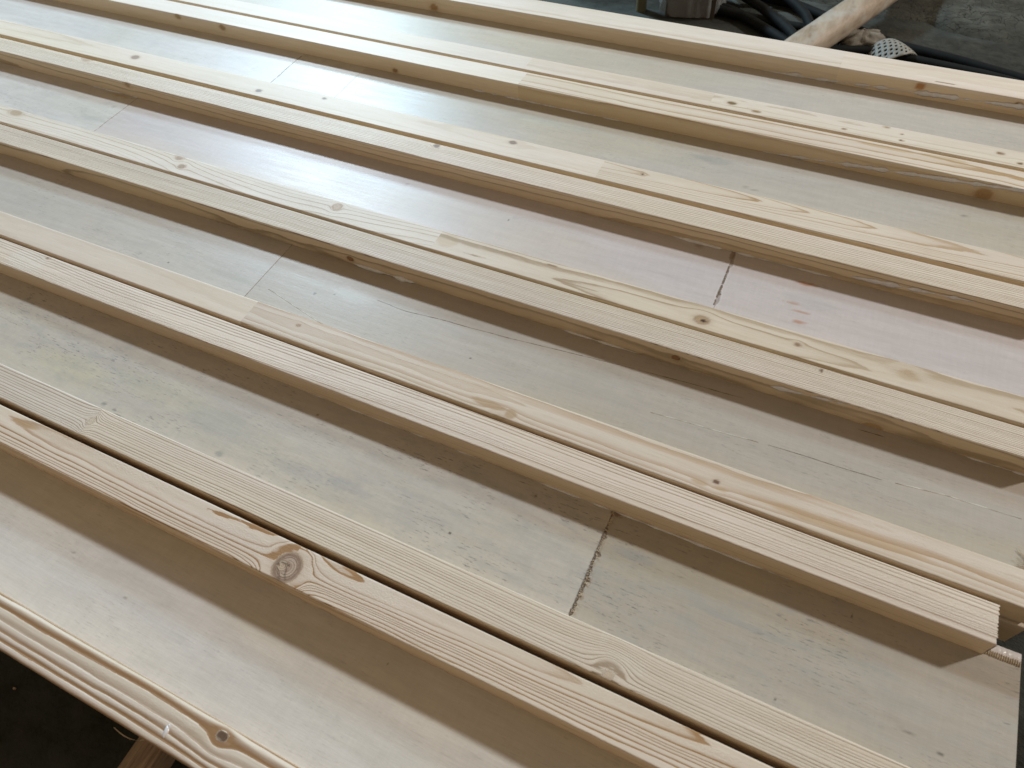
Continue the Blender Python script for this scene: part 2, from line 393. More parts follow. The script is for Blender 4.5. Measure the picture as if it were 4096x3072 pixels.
# ---------------------------------------------------------------- plywood
def plywood(parent, Y0, Y1, pieces, seams, spots, z=0.0, X0=-3.3, X1=0.455, th=0.012, res=(0.006, 0.003), seed=1):
    """pieces: (x0, x1, rgb, dirt). seams: (x, depth/darkness, width, raggedness). spots: (x, y, rx, ry, rgb, op)"""
    dx, dy = res
    xs = set(np.round(np.arange(X0, X1, dx), 5)); xs.add(X1)
    for sm in seams:
        xs |= set(np.round(np.arange(sm[0] - 0.012, sm[0] + 0.012, 0.0008), 5))
    for sp in spots:
        if sp[2] < 0.006: xs |= set(np.round(np.arange(sp[0] - 0.008, sp[0] + 0.008, 0.001), 5))
    xs = np.array(sorted(x for x in xs if X0 <= x <= X1))
    ys = np.linspace(Y0, Y1, int((Y1 - Y0) / dy) + 1)
    XX, YY = np.meshgrid(xs, ys, indexing='ij')
    base = np.zeros(XX.shape + (3,)); dirt = np.zeros(XX.shape)
    for (a, b_, c, d) in pieces:
        m = (XX >= a) & (XX < b_ + 1e-6)
        base[m] = c; dirt[m] = d
    base *= np.array((1.005, 0.968, 0.955))
    base *= (1 + 0.09 * (fbm(XX * 2.5, YY * 12, seed + 1, 4) - 0.5))[..., None]
    dirt = dirt * (0.4 + 1.2 * fbm(XX * 3, YY * 6, seed + 2, 3))
    yel = sstep(0.45, 0.72, fbm(XX * 2.0, YY * 7, seed + 8, 3))
    base *= 1 - 0.09 * yel[..., None] * np.array((0.1, 0.25, 1.0))
    ZZ = np.full(XX.shape, z)
    # rotary-cut figure: faint contour arcs
    fig = fbm(XX * 1.3, YY * 9, seed + 20, 2) * 9
    ff = np.abs(fig - np.round(fig))
    base *= (1 - 0.035 * (1 - sstep(0.0, 0.12, ff)) * sstep(0.45, 0.6, fbm(XX * 3, YY * 9, seed + 22, 2)))[..., None]
    for (sx, dk, wdt, rag) in seams:
        off = 0.0022 * (fbm(YY * 30, YY * 0, seed + 4, 2) - 0.5) * (1 + rag)
        ww = wdt * (0.35 + rag * 2.2 * sstep(0.40, 0.75, fbm(YY * 55, YY * 0, seed + 5, 3)) + 0.5 * fbm(YY * 160, YY * 0 + 4, seed + 6, 2))
        d = np.abs(XX - sx - off - ww * 0.3 * rag)
        e = (1 - sstep(0.75, 1.15, d / ww)) * dk
        e *= sstep(0.22, 0.36, fbm(YY * 90, YY * 0 + 9, seed + 7, 2) + 0.12)
        cc = 0.5 + 0.9 * fbm(XX * 900, YY * 300, seed + 3, 2)
        col = np.array((0.20, 0.15, 0.11)) * cc[..., None]
        base = base * (1 - e)[..., None] + col * e[..., None]
        ZZ -= 0.0007 * e
        # smoothed filler / compressed paler rim
        rim = np.exp(-((d - ww * 1.6) / (wdt * 0.9)) ** 2) * 0.06
        base *= (1 + rim)[..., None]
    for sp in spots:
        q = np.hypot((XX - sp[0]) / sp[2], (YY - sp[1]) / sp[3])
        q = q * (1 + 0.9 * (fbm(XX * 150, YY * 400, seed + 50, 2) - 0.5))
        e = (1 - sstep(0.6, 1.2, q)) * sp[5]
        base = base * (1 - e)[..., None] + np.array(sp[4]) * e[..., None]
    ZZ += 0.0005 * (fbm(XX * 2, YY * 5, seed + 70, 3) - 0.5)
    P = np.stack([XX, YY, ZZ], -1).reshape(-1, 3)
    m_, n_ = XX.shape
    idx = np.arange(m_ * n_).reshape(m_, n_)
    q = np.stack([idx[:-1, :-1], idx[1:, :-1], idx[1:, 1:], idx[:-1, 1:]], -1).reshape(-1, 4)
    # edge skirt and underside
    o = m_ * n_
    ring = np.concatenate([idx[:, 0], idx[-1, 1:], idx[::-1, -1][1:], idx[0, ::-1][1:-1]])
    low = P[ring].copy(); low[:, 2] = z - th
    nr = len(ring); k = np.arange(nr); kn = (k + 1) % nr
    sk = np.stack([ring[k], o + k, o + kn, ring[kn]], -1)
    P = np.vstack([P, low]); o2 = o + nr
    P = np.vstack([P, [[X0, Y0, z - th], [X1, Y0, z - th], [X1, Y1, z - th], [X0, Y1, z - th]]])
    Qa = np.vstack([q, sk, [[o2, o2 + 3, o2 + 2, o2 + 1]]])
    ne = nr + 4
    edgec = np.tile(np.array((0.55, 0.45, 0.32)), (ne, 1))
    base = np.clip(np.vstack([base.reshape(-1, 3), edgec]), 0, 1)
    con = np.concatenate([dirt.ravel(), np.zeros(ne)])
    me = grid_mesh('plywood', P, Qa, {'base': ('FLOAT_COLOR', base), 'con': ('FLOAT', con)}, smooth=False)
    return link('plywood_board', me, M_PLY, parent)

def strip_line(name, parent, pts, width, z, mat, seed=1, lift=0.0004):
    """thin ragged ribbon with a slightly raised spine along a polyline (cracks, raised veneer edges)"""
    pts = np.array(pts, float); V = []; F = []
    d = np.r_[0, np.cumsum(np.hypot(*np.diff(pts, axis=0).T))]
    t = np.arange(0, d[-1], 0.004)
    x = np.interp(t, d, pts[:, 0]); y = np.interp(t, d, pts[:, 1]) + 0.0022 * (fbm(t * 40, t * 0, seed, 3) - 0.5)
    y = np.convolve(np.r_[[y[0]] * 4, y, [y[-1]] * 4], np.ones(9) / 9, 'valid')
    for i in range(len(t)):
        ww = width * (0.35 + 1.1 * vn(t[i] * 120, 1.0, seed)) * min(1, 0.15 + 6 * i / len(t), 0.15 + 6 * (len(t) - 1 - i) / len(t))
        V += [(x[i], y[i] - ww / 2, z + 0.0001), (x[i], y[i], z + lift), (x[i], y[i] + ww / 2, z + 0.0001)]
    for i in range(len(t) - 1):
        a = 3 * i
        F += [(a, a + 3, a + 4, a + 1), (a + 1, a + 4, a + 5, a + 2)]
    return link(name, py_mesh(name, V, F, True), mat, parent)

def bead(name, parent, x0, x1, y, z, r, mat=None, seed=1, zfun=None, step=0.004, flat=1.0):
    """irregular squeezed-out ridge of glue along the foot or on the side of a batten"""
    V = []; F = []; n = int((x1 - x0) / step); K = 7
    for i in range(n + 1):
        x = x0 + (x1 - x0) * i / n
        f = float(fbm(x * 45, 1.0, seed, 3)); rr = r * 1.35 * max(0.15, (f - 0.20) * 2.2) * min(1, 0.1 + 8 * i / n, 0.1 + 8 * (n - i) / n)
        zc = z if zfun is None else zfun(x)
        for k in range(K):
            a = 2 * math.pi * k / K
            V.append((x, y + rr * 0.8 * flat * math.cos(a), zc + rr * math.sin(a)))
    for i in range(n):
        for k in range(K):
            a = i * K + k; b_ = i * K + (k + 1) % K
            F.append((a, b_, b_ + K, a + K))
    return link(name, py_mesh(name, V, F, True), mat or M_GLUE, parent)

def K(x, s, r, R, **kw):
    d = dict(x=x, s=s, r=r, R=R); d.update(kw); return d
HT = 0.0404
def side(z): return z - HT            # unrolled s of a point on the near side
GRP = 'batten panels laid side by side'

# ================================================================= unit 1 (nearest)
u1 = empty('batten_panel', (-1.2, 0.06, -0.071), 'nearest panel, with a wavy ridged batten over the dark floor and a big round knot', 'panel', GRP)
plywood(u1, -0.080, 0.214, [(-3.3, 0.5, (0.71, 0.705, 0.685), 0.2)], [], [
    (-0.323, 0.1342, 0.0016, 0.0012, (0.05, 0.03, 0.02), 1.0), (-0.876, 0.0722, 0.006, 0.001, (0.3, 0.28, 0.25), 0.7),
    (-0.744, 0.0508, 0.005, 0.001, (0.3, 0.28, 0.25), 0.6)], z=-0.015, res=(0.005, 0.003), seed=101)
batten('batten', u1, -0.0830, -0.0245, [
    dict(x0=-3.3, x1=0.47, py=0.040, pz=-0.028, sp=0.0098, wy=0.006, wz=0.008, wf=1.6, con=1.7, wide=1, base=np.array((0.77, 0.70, 0.61)), late=np.array((0.36, 0.22, 0.115)), irr=0.4, wob=0.0016,
         stains=[(-0.475, 0.035, 0.03, 0.008, (0.72, 0.64, 0.53), 0.8)])],
    [K(-0.454, 0.0465, 0.0058, 0.012, c=(0.15, 0.095, 0.065), edge=0.4, rings=1.2, halo=0.8)], zb=-0.015, arris=0.003, arris_far=0.0065, seed=11, ridge=0.0008, res=(0.002, 0.0012), fuzz=0.5, warp=0.0015)
batten('batten', u1, 0.1607, 0.2187, [
    dict(x0=-3.3, x1=-0.512, py=0.016, pz=-0.030, sz=0.016, sy=0.010, sx=-1.15, sp=0.0056, wy=0.004, wz=0.004, wf=2.0, con=1.4, base=WARM * 0.97, late=np.array((0.40, 0.235, 0.11)), irr=0.9, wob=0.0014,
         stains=[(-1.09, 0.046, 0.035, 0.005, (0.60, 0.43, 0.25), .7)]),
    dict(x0=-0.512, x1=0.47, py=0.020, pz=-0.014, sz=-0.024, sy=0.004, sx=-0.50, sp=0.0045, wy=0.005, wz=0.004, wf=2.4, con=1.4, base=WARM * 0.98, late=np.array((0.40, 0.235, 0.105)), irr=1.2, wob=0.0012)],
    [K(-0.512, 0.0215, 0.0215, 0.038, el=0.95, c=(0.42, 0.30, 0.235), edge=0.45, rings=5, op=0.75),
     K(-0.520, 0.021, 0.0095, 0.001, el=1.0, c=(0.60, 0.48, 0.36), edge=0.35, op=0.8, halo=0)], zb=-0.015, arris=0.0016, seed=12, res=(0.0025, 0.0015), fuzz=0.75, rough_lo=0.0012)
def knot_cracks(parent, x, y, z):
    V = []; F = []
    def crack(pts, w):
        for (a, b_) in zip(pts[:-1], pts[1:]):
            d = Vector((b_[0] - a[0], b_[1] - a[1])).normalized(); n_ = Vector((-d.y, d.x)) * w / 2
            k = len(V)
            V.extend([(x + a[0] - n_.x, y + a[1] - n_.y, z), (x + b_[0] - n_.x * .6, y + b_[1] - n_.y * .6, z), (x + b_[0] + n_.x * .6, y + b_[1] + n_.y * .6, z), (x + a[0] + n_.x, y + a[1] + n_.y, z)])
            F.append((k, k + 1, k + 2, k + 3))
    crack([(-0.001, 0.001), (0.004, -0.004), (0.005, -0.010), (0.011, -0.017)], 0.0013)
    crack([(-0.010, 0.003), (-0.002, 0.004), (0.004, 0.003)], 0.0012)
    crack([(-0.012, -0.006), (-0.004, -0.011), (0.000, -0.019)], 0.0010)
    for (px, py_, r_) in ((-0.0125, -0.001, 0.0019), (0.001, -0.0175, 0.0017), (-0.004, 0.0025, 0.0010), (0.003, 0.004, 0.0012)):
        k = len(V); n_ = 8
        for i in range(n_): V.append((x + px + r_ * math.cos(i * 2 * math.pi / n_), y + py_ + .8 * r_ * math.sin(i * 2 * math.pi / n_), z))
        F.append(tuple(range(k, k + n_)))
    return link('knot_crack', py_mesh('knot_crack', V, F), M_TORN, parent)
knot_cracks(u1, -0.514, 0.183, HT + 0.0010)
def blob(parent, x, y, z, rx, ry, rz, ang, seed):
    V = []; F = []; n, m = 14, 6
    for i in range(m + 1):
        ph = math.pi / 2 * i / m
        for k in range(n):
            a = 2 * math.pi * k / n
            f = 0.6 + 0.9 * float(fbm(math.cos(a) * 1.7 + 5, math.sin(a) * 1.7 + i * .3, seed, 3))
            px = rx * f * math.cos(a) * math.cos(ph); py_ = ry * f * math.sin(a) * math.cos(ph)
            V.append((x + px * math.cos(ang) - py_ * math.sin(ang), y + px * math.sin(ang) + py_ * math.cos(ang), z - 0.001 + rz * math.sin(ph)))
    for i in range(m):
        for k in range(n):
            F.append((i * n + k, i * n + (k + 1) % n, (i + 1) * n + (k + 1) % n, (i + 1) * n + k))
    return link('glue_blob', py_mesh('glue_blob', V, F, True), M_GLUE, parent)
blob(u1, -0.525, -0.0636, 0.040, 0.0035, 0.0075, 0.003, 0.3, 5)
blob(u1, -0.526, -0.0560, 0.040, 0.0030, 0.0035, 0.002, 0.9, 6)
blob(u1, -0.518, -0.0785, 0.039, 0.0045, 0.0028, 0.0015, -0.5, 8)
def splinter(parent, p0, d, L, curl, w, seed):
    V = []; F = []; n = 12
    for i in range(n + 1):
        t = i / n
        x = p0[0] + d[0] * L * t + curl[0] * t * t; y = p0[1] + d[1] * L * t + curl[1] * t * t; z = p0[2] - 0.004 * t
        ww = w * (1 - 0.75 * t) * (0.8 + 0.4 * vn(t * 9, 0.0, seed))
        V += [(x + ww * .5, y + ww * .2, z + .0012), (x - ww * .5, y - ww * .2, z + .0012), (x, y, z - .0010)]
    for i in range(n):
        a = 3 * i
        F += [(a, a + 1, a + 4, a + 3), (a + 1, a + 2, a + 5, a + 4), (a + 2, a, a + 3, a + 5)]
    return link('splinter', py_mesh('splinter', V, F, True), M_FIBRE, parent)
splinter(u1, (-0.575, -0.080, -0.010), (-0.90, -0.40), 0.045, (-0.010, 0.016), 0.006, 1)
splinter(u1, (-0.572, -0.086, -0.012), (-0.75, -0.66), 0.042, (-0.022, 0.020), 0.007, 2)
splinter(u1, (-0.590, -0.080, -0.010), (-0.97, 0.00), 0.030, (-0.004, 0.010), 0.004, 3)

# ================================================================= unit 2
u2 = empty('batten_panel', (-1.2, 0.38, -0.071), 'dirty flecked plywood panel with a ragged torn joint, its cut end showing at lower right', 'panel', GRP)
DK = (0.10, 0.08, 0.06)
plywood(u2, 0.232, 0.497, [(-3.3, -0.113, (0.57, 0.55, 0.503), 1.0), (-0.113, 0.5, (0.49, 0.465, 0.41), 0.95)],
        [(-0.113, 0.95, 0.0019, 1.0)],
        [(-0.331, 0.3402, 0.0018, 0.0014, DK, 1), (-0.165, 0.4144, 0.0035, 0.0008, DK, .9), (-0.482, 0.3934, 0.0022, 0.0013, DK, .8),
         (-1.033, 0.3072, 0.006, 0.004, (0.2, 0.2, 0.19), .85), (-1.005, 0.3042, 0.005, 0.003, (0.2, 0.2, 0.19), .8), (-0.763, 0.3076, 0.009, 0.005, (0.33, 0.33, 0.32), .7),
         (-0.652, 0.4433, 0.0028, 0.002, (0.22, 0.14, 0.08), .8), (0.373, 0.3275, 0.005, 0.0018, DK, .9), (0.245, 0.4586, 0.0012, 0.003, DK, .9),
         (-0.235, 0.4530, 0.0028, 0.0022, (0.2, 0.09, 0.05), .9), (0.174, 0.3079, 0.0022, 0.0015, DK, .9), (0.330, 0.3385, 0.014, 0.0014, DK, .55),
         (-0.62, 0.335, 0.06, 0.014, (0.42, 0.42, 0.41), .45), (-0.52, 0.345, 0.05, 0.010, (0.40, 0.40, 0.39), .5), (-0.80, 0.36, 0.10, 0.03, (0.44, 0.45, 0.44), .35),
         (-0.06, 0.42, 0.03, 0.010, (0.34, 0.36, 0.36), .45), (0.10, 0.385, 0.06, 0.006, (0.38, 0.37, 0.36), .5), (0.25, 0.40, 0.05, 0.006, (0.36, 0.36, 0.33), .45),
         (-1.15, 0.345, 0.10, 0.03, (0.60, 0.56, 0.40), .45), (-0.95, 0.37, 0.12, 0.03, (0.60, 0.56, 0.42), .35),
         (-0.109, 0.474, 0.010, 0.006, (0.22, 0.13, 0.08), .75)],
        res=(0.005, 0.003), seed=202)
def torn_joint(parent, x, y0, y1, z, seed, wmax=0.010, skip=0.0):
    """broken chips of veneer along a butt joint: dark pits with pale fibres standing across them"""
    rnd = random.Random(seed); V = []; F = []
    y = y0
    while y < y1:
        L = rnd.uniform(0.003, 0.011)
        if rnd.random() < skip: y += L; continue
        ww = rnd.uniform(0.25, 1.0) ** 2 * wmax
        n = 5; k = len(V)
        left = [(x - 0.0012 + 0.0007 * rnd.uniform(-1, 1), y + L * i / n, z) for i in range(n + 1)]
        right = [(x + 0.0004 + ww * (0.45 + 0.55 * rnd.random()) * math.sin(math.pi * (i + 0.3) / (n + .6)) ** 0.5, y + L * i / n + 0.0012 * rnd.uniform(-1, 1), z) for i in range(n + 1)]
        V += left + right
        for i in range(n): F.append((k + i, k + n + 1 + i, k + n + 2 + i, k + i + 1))
        y += L * rnd.uniform(0.9, 1.25)
    return link('torn_joint', py_mesh('torn_joint', V, F), M_TORN, parent)
torn_joint(u2, -0.1135, 0.300, 0.445, 0.0006, 3, 0.0125)
def fibres(parent, x, y0, y1, z, n, seed, L=0.007, name='torn_fibre', spread=0.8):
    rnd = random.Random(seed); V = []; F = []
    for i in range(n):
        y = rnd.uniform(y0, y1); xx = x + rnd.uniform(-0.001, 0.002); l = L * rnd.uniform(0.4, 1.3); a = rnd.uniform(-spread, spread) ; wd_ = rnd.uniform(0.0003, 0.0008)
        k = len(V); dx_, dy_ = math.cos(a), math.sin(a)
        for j in range(4):
            t = j / 3; w_ = wd_ * (1 - t * .7)
            px = xx + dx_ * l * t; py_ = y + dy_ * l * t + 0.0015 * t * t * rnd.uniform(-1, 1); pz_ = z + 0.0006 + 0.0010 * math.sin(math.pi * t)
            V += [(px, py_ - w_, pz_), (px, py_, pz_ + w_), (px, py_ + w_, pz_)]
        for j in range(3):
            b_ = k + 3 * j
            F += [(b_, b_ + 3, b_ + 4, b_ + 1), (b_ + 1, b_ + 4, b_ + 5, b_ + 2)]
    return link(name, py_mesh(name, V, F), M_FIBRE, parent)
fibres(u2, -0.1135, 0.300, 0.476, 0.0006, 70, 4)
batten('batten', u2, 0.2296, 0.2863, [
    dict(x0=-3.3, x1=-0.985, py=0.16, pz=-0.10, sp=0.0040, wy=0.006, wz=0.02, wf=1.0, con=1.2, base=COOL * 0.98, late=np.array((0.38, 0.28, 0.18)), irr=0.5, wob=0.0006),
    dict(x0=-0.985, x1=0.47, py=0.16, pz=-0.09, sp=0.0036, wy=0.006, wz=0.02, wf=1.0, con=1.1, base=PALE * 1.0, late=np.array((0.36, 0.27, 0.185)), irr=0.5, wob=0.0006, seed=3,
         stains=[(-0.02, 0.030, 0.03, 0.012, (0.80, 0.74, 0.64), 0.6), (-0.055, 0.05, 0.006, 0.010, (0.80, 0.74, 0.64), 0.7)])],
    [K(-0.034, 0.006, 0.006, 0.020, el=1.1, c=(0.62, 0.49, 0.34), op=0.45, rings=4, halo=0.3), K(-0.985, 0.028, 0.008, 0.012, el=0.7, c=(0.66, 0.56, 0.42), op=0.4, rings=2, halo=0.3)],
    seed=21, res=(0.0028, 0.0018), fuzz=0.6, arris_far=0.0022)
batten('batten', u2, 0.4769, 0.5344, [
    dict(x0=-3.3, x1=0.408, py=-0.17, pz=-0.13, sp=0.0045, wy=0.01, wz=0.02, wf=0.9, con=0.95, base=WARM * 0.99, late=np.array((0.42, 0.31, 0.21)), irr=1.3, wob=0.0006,
         stains=[(-1.42, 0.03, 0.05, 0.03, (0.80, 0.75, 0.68), 0.6)])],
    [K(-1.385, 0.052, 0.003, 0.006, c=(0.33, 0.22, 0.14), op=.8, halo=.6)], X1=0.408, seed=22, res=(0.0028, 0.0018), fuzz=0.9, warp=0.0010, jag_end=0.0030, rough_lo=0.0010, arris=0.0024, ridge=0.0004)
bead('glue_bead', u2, -0.25, 0.16, 0.4762, 0.0008, 0.0022, seed=7)
bead('glue_bead', u2, -0.72, -0.34, 0.4764, 0.0004, 0.0012, seed=8)
# exposed glue land at the sawn-off end of this panel
def glue_land(parent):
    rnd = random.Random(12); V = []; F = []; W = []; G = []
    x0, x1 = 0.4083, 0.4545; n = 26
    for i in range(n + 1):
        x = x0 + (x1 - x0) * i / n
        h_ = 0.0002 + 0.0007 * rnd.random()
        V += [(x, 0.4805, 0.0003), (x, 0.4815, 0.0006 + h_ * .5), (x, 0.4885 + .001 * rnd.random(), 0.0010 + h_), (x, 0.4966, 0.0012 + h_ * .6), (x, 0.4968, -0.002)]
    for i in range(n):
        for k in range(4): F.append((5 * i + k, 5 * i + 5 + k, 5 * i + 6 + k, 5 * i + 1 + k))
    link('dried_glue', py_mesh('dried_glue', V, F, True), M_GLUE, parent)
    # torn wood teeth left standing on its near edge
    for i in range(17):
        x = x0 + (x1 - x0) * (i + .5) / 17; k = len(W)
        w_ = 0.00115; y0 = 0.4785 + 0.001 * rnd.random(); y1 = 0.4845 + 0.0015 * rnd.random(); z1 = 0.0018
        W += [(x - w_, y0, .0004), (x + w_, y0, .0004), (x + w_ * .7, y1, z1), (x - w_ * .7, y1, z1), (x, y0 - .0004, .0014), (x, y1 + .001, z1 + .0004)]
        G += [(k, k + 4, k + 5, k + 3), (k + 4, k + 1, k + 2, k + 5)]
    link('torn_fibre', py_mesh('torn_fibre', W, G), M_EDGE, parent)
glue_land(u2)

# ================================================================= unit 3
u3 = empty('batten_panel', (-1.2, 0.70, -0.071), 'third nearest panel, grey tan plywood with a long curved crack and a brown streaked batten', 'panel', GRP)
plywood(u3, 0.545, 0.842, [(-3.3, -0.958, (0.55, 0.535, 0.505), 0.4), (-0.958, 0.5, (0.50, 0.475, 0.43), 0.35)],
        [(-0.958, 0.75, 0.0010, 0.15)],
        [(-1.178, 0.6426, 0.003, 0.002, DK, .9), (-0.828, 0.6871, 0.004, 0.003, DK, .75), (-0.789, 0.6999, 0.0025, 0.0018, DK, .9), (-0.316, 0.6646, 0.006, 0.0012, DK, .8),
         (0.10, 0.60, 0.003, 0.001, DK, .8), (0.19, 0.60, 0.003, 0.001, DK, .8), (-1.02, 0.66, 0.07, 0.012, (0.47, 0.45, 0.40), .5), (-0.75, 0.71, 0.05, 0.02, (0.62, 0.61, 0.58), .5),
         (0.25, 0.77, 0.05, 0.012, (0.50, 0.40, 0.32), .35), (-0.46, 0.66, 0.002, 0.001, DK, .8)],
        res=(0.006, 0.003), seed=303)
strip_line('veneer_crack', u3, [(-0.70, 0.7196), (-0.64, 0.715), (-0.575, 0.7214), (-0.41, 0.7316), (-0.257, 0.7462), (-0.17, 0.753)], 0.0013, 0.0, M_CRACK, 3)
strip_line('veneer_crack', u3, [(-0.17, 0.753), (-0.084, 0.759), (0.019, 0.7641)], 0.0014, 0.0, M_CRACK, 4)
strip_line('veneer_crack', u3, [(0.075, 0.6882), (0.152, 0.6908), (0.252, 0.6939)], 0.0010, 0.0, M_CRACK, 5)
strip_line('veneer_crack', u3, [(0.20, 0.775), (0.245, 0.776)], 0.0016, 0.0, M_CRACK, 5)
strip_line('raised_veneer', u3, [(0.27, 0.696), (0.338, 0.7043), (0.449, 0.7070)], 0.0016, 0.0, M_RAISED, 6, 0.0007)
strip_line('raised_veneer', u3, [(-0.12, 0.675), (0.0, 0.683), (0.06, 0.687)], 0.0014, 0.0, M_RAISED, 7, 0.0006)
strip_line('raised_veneer', u3, [(-0.925, 0.6616), (-0.86, 0.645), (-0.765, 0.6234)], 0.0016, 0.0, M_RAISED, 8, 0.0008)
fibres(u3, 0.462, 0.598, 0.640, 0.0003, 60, 8, -0.024, spread=0.8)
BRN = (0.55, 0.40, 0.25)
batten('batten', u3, 0.5422, 0.5998, [
    dict(x0=-3.3, x1=-0.886, py=0.05, pz=-0.30, sp=0.010, wy=0.004, wz=0.02, wf=0.8, con=0.16, base=np.array((0.725, 0.64, 0.54)), irr=0.8),
    dict(x0=-0.886, x1=0.47, py=0.006, pz=-0.022, sp=0.0085, wy=0.014, wz=0.008, wf=1.5, con=0.95, wide=1, base=np.array((0.725, 0.645, 0.55)), late=np.array((0.49, 0.34, 0.21)), irr=1.0, wob=0.0022, seed=5,
         stains=[(-0.366, 0.016, 0.035, 0.007, (0.47, 0.33, 0.19), .85), (-0.325, 0.012, 0.012, 0.010, (0.47, 0.33, 0.19), .8), (-0.006, 0.0125, 0.013, 0.0035, BRN, .75), (0.027, 0.0140, 0.012, 0.004, BRN, .65),
                 (0.20, 0.020, 0.13, 0.0085, (0.58, 0.43, 0.27), .8), (0.30, 0.030, 0.15, 0.005, (0.60, 0.46, 0.32), .55), (-0.1, 0.045, 0.35, 0.004, (0.58, 0.44, 0.31), .55)])],
    [K(0.017, 0.0232, 0.0035, 0.009, c=(0.20, 0.11, 0.07), edge=.8, halo=.9), K(-0.776, 0.036, 0.003, 0.007, c=(0.5, 0.36, 0.24), op=.6), K(-1.9, 0.02, 0.006, 0.009), K(-0.34, -0.002, 0.006, 0.016, c=(0.66, 0.54, 0.38), op=.5, halo=.3)],
    seed=31, res=(0.0032, 0.002), fuzz=0.45, arris_far=0.0020, arris=0.0020)
batten('batten', u3, 0.7884, 0.8452, [
    dict(x0=-3.3, x1=0.463, py=0.14, pz=-0.035, sp=0.0031, wy=0.006, wz=0.012, wf=1.1, con=1.7, base=PALE * 0.99, late=np.array((0.33, 0.25, 0.17)), irr=0.6, wob=0.0007,
         stains=[(0.123, 0.036, 0.0025, 0.012, (0.80, 0.70, 0.56), .8), (0.119, 0.050, 0.0020, 0.0055, (0.15, 0.08, 0.04), .95)])],
    [K(-0.805, side(0.013), 0.0060, 0.010, c=(0.36, 0.20, 0.12), edge=.8), K(-0.114, side(0.020), 0.0062, 0.012, c=(0.34, 0.20, 0.12), edge=.9), K(0.222, side(0.0), 0.010, 0.024, c=(0.50, 0.34, 0.17), op=.5, el=1.6)],
    X1=0.463, seed=32, res=(0.0032, 0.002), fuzz=0.5, rough_lo=0.0012, ridge=0.0003)
bead('glue_bead', u3, -0.80, -0.64, 0.7872, 0.003, 0.0040, seed=17)
bead('glue_bead', u3, -0.34, -0.18, 0.7876, 0.001, 0.0022, seed=18)
bead('glue_smear', u3, 0.05, 0.17, 0.7880, 0.03, 0.0035, seed=19, zfun=lambda x: 0.026 + (x - 0.07) * 0.10, flat=0.25)
bead('glue_bead', u3, 0.36, 0.46, 0.7876, 0.001, 0.0022, seed=20)

# ================================================================= unit 4
u4 = empty('batten_panel', (-1.3, 1.0, -0.071), 'whitish lilac plywood panel with two dark cross joints and small orange stains', 'panel', GRP)
LIL = (0.61, 0.583, 0.592)
OR = (0.50, 0.28, 0.19)
plywood(u4, 0.853, 1.163, [(-3.3, -1.706, (0.64, 0.64, 0.635), 0.5), (-1.706, -0.086, LIL, 0.10), (-0.086, 0.48, (0.60, 0.57, 0.573), 0.12)],
        [(-1.706, 0.9, 0.0012, 0.05), (-0.088, 0.45, 0.0014, 0.9)],
        [(0.060, 1.0738, 0.022, 0.0045, OR, 1.0), (0.048, 1.0156, 0.024, 0.0022, OR, .95), (0.066, 0.998, 0.014, 0.0035, OR, .85), (0.067, 0.9722, 0.012, 0.004, OR, .85),
         (0.029, 0.9957, 0.004, 0.0015, DK, .8), (-0.827, 1.0557, 0.006, 0.005, (0.45, 0.40, 0.38), .8), (-0.547, 1.0414, 0.006, 0.005, (0.5, 0.46, 0.45), .7), (-0.558, 1.030, 0.0018, 0.0018, DK, .8),
         (-0.092, 1.10, 0.005, 0.02, (0.30, 0.20, 0.14), .75), (-0.16, 1.103, 0.006, 0.010, (0.35, 0.24, 0.18), .55), (-1.76, 1.10, 0.04, 0.006, (0.50, 0.36, 0.18), .6), (-1.75, 0.99, 0.05, 0.012, (0.42, 0.42, 0.38), .4),
         (0.07, 1.03, 0.05, 0.02, (0.52, 0.50, 0.50), .45)],
        X1=0.47, res=(0.008, 0.004), seed=404)
torn_joint(u4, -0.089, 0.955, 1.06, 0.0005, 9, 0.0065, 0.22)
batten('batten', u4, 0.8525, 0.9094, [
    dict(x0=-3.3, x1=-0.647, py=-0.05, pz=-0.12, sp=0.0044, wy=0.008, wz=0.02, wf=1.0, con=0.75, base=COOL * 1.0, late=np.array((0.52, 0.42, 0.29)), irr=0.9),
    dict(x0=-0.647, x1=0.47, py=-0.01, pz=-0.040, sp=0.0050, wy=0.012, wz=0.014, wf=1.4, con=0.85, base=np.array((0.73, 0.65, 0.535)), late=np.array((0.38, 0.27, 0.15)), irr=1.0, wob=0.0014, seed=4,
         stains=[(-0.625, 0.035, 0.025, 0.022, (0.62, 0.49, 0.33), .6), (-0.40, 0.047, 0.014, 0.0018, (0.22, 0.12, 0.06), .85), (-0.335, 0.016, 0.045, 0.0016, (0.34, 0.22, 0.12), .7), (0.25, 0.03, 0.02, 0.012, (0.58, 0.46, 0.30), .5)])],
    [K(-1.90, 0.044, 0.010, 0.013, el=2.0, c=(0.50, 0.38, 0.26), op=.7), K(-1.353, 0.050, 0.007, 0.010, c=(0.47, 0.35, 0.26), op=.75), K(-1.325, 0.026, 0.007, 0.011, c=(0.42, 0.30, 0.20), op=.8),
     K(-0.898, 0.039, 0.010, 0.014, el=1.0, c=(0.55, 0.41, 0.30), op=.7), K(-0.095, 0.0205, 0.010, 0.017, c=(0.50, 0.36, 0.22), edge=.3, pit=1.0, rings=3), K(0.072, 0.028, 0.004, 0.008, c=(0.32, 0.2, 0.12), op=.8),
     K(0.250, 0.036, 0.006, 0.020, c=(0.50, 0.36, 0.24), op=.7)],
    seed=41, res=(0.004, 0.0024), fuzz=0.4, arris_far=0.0018)
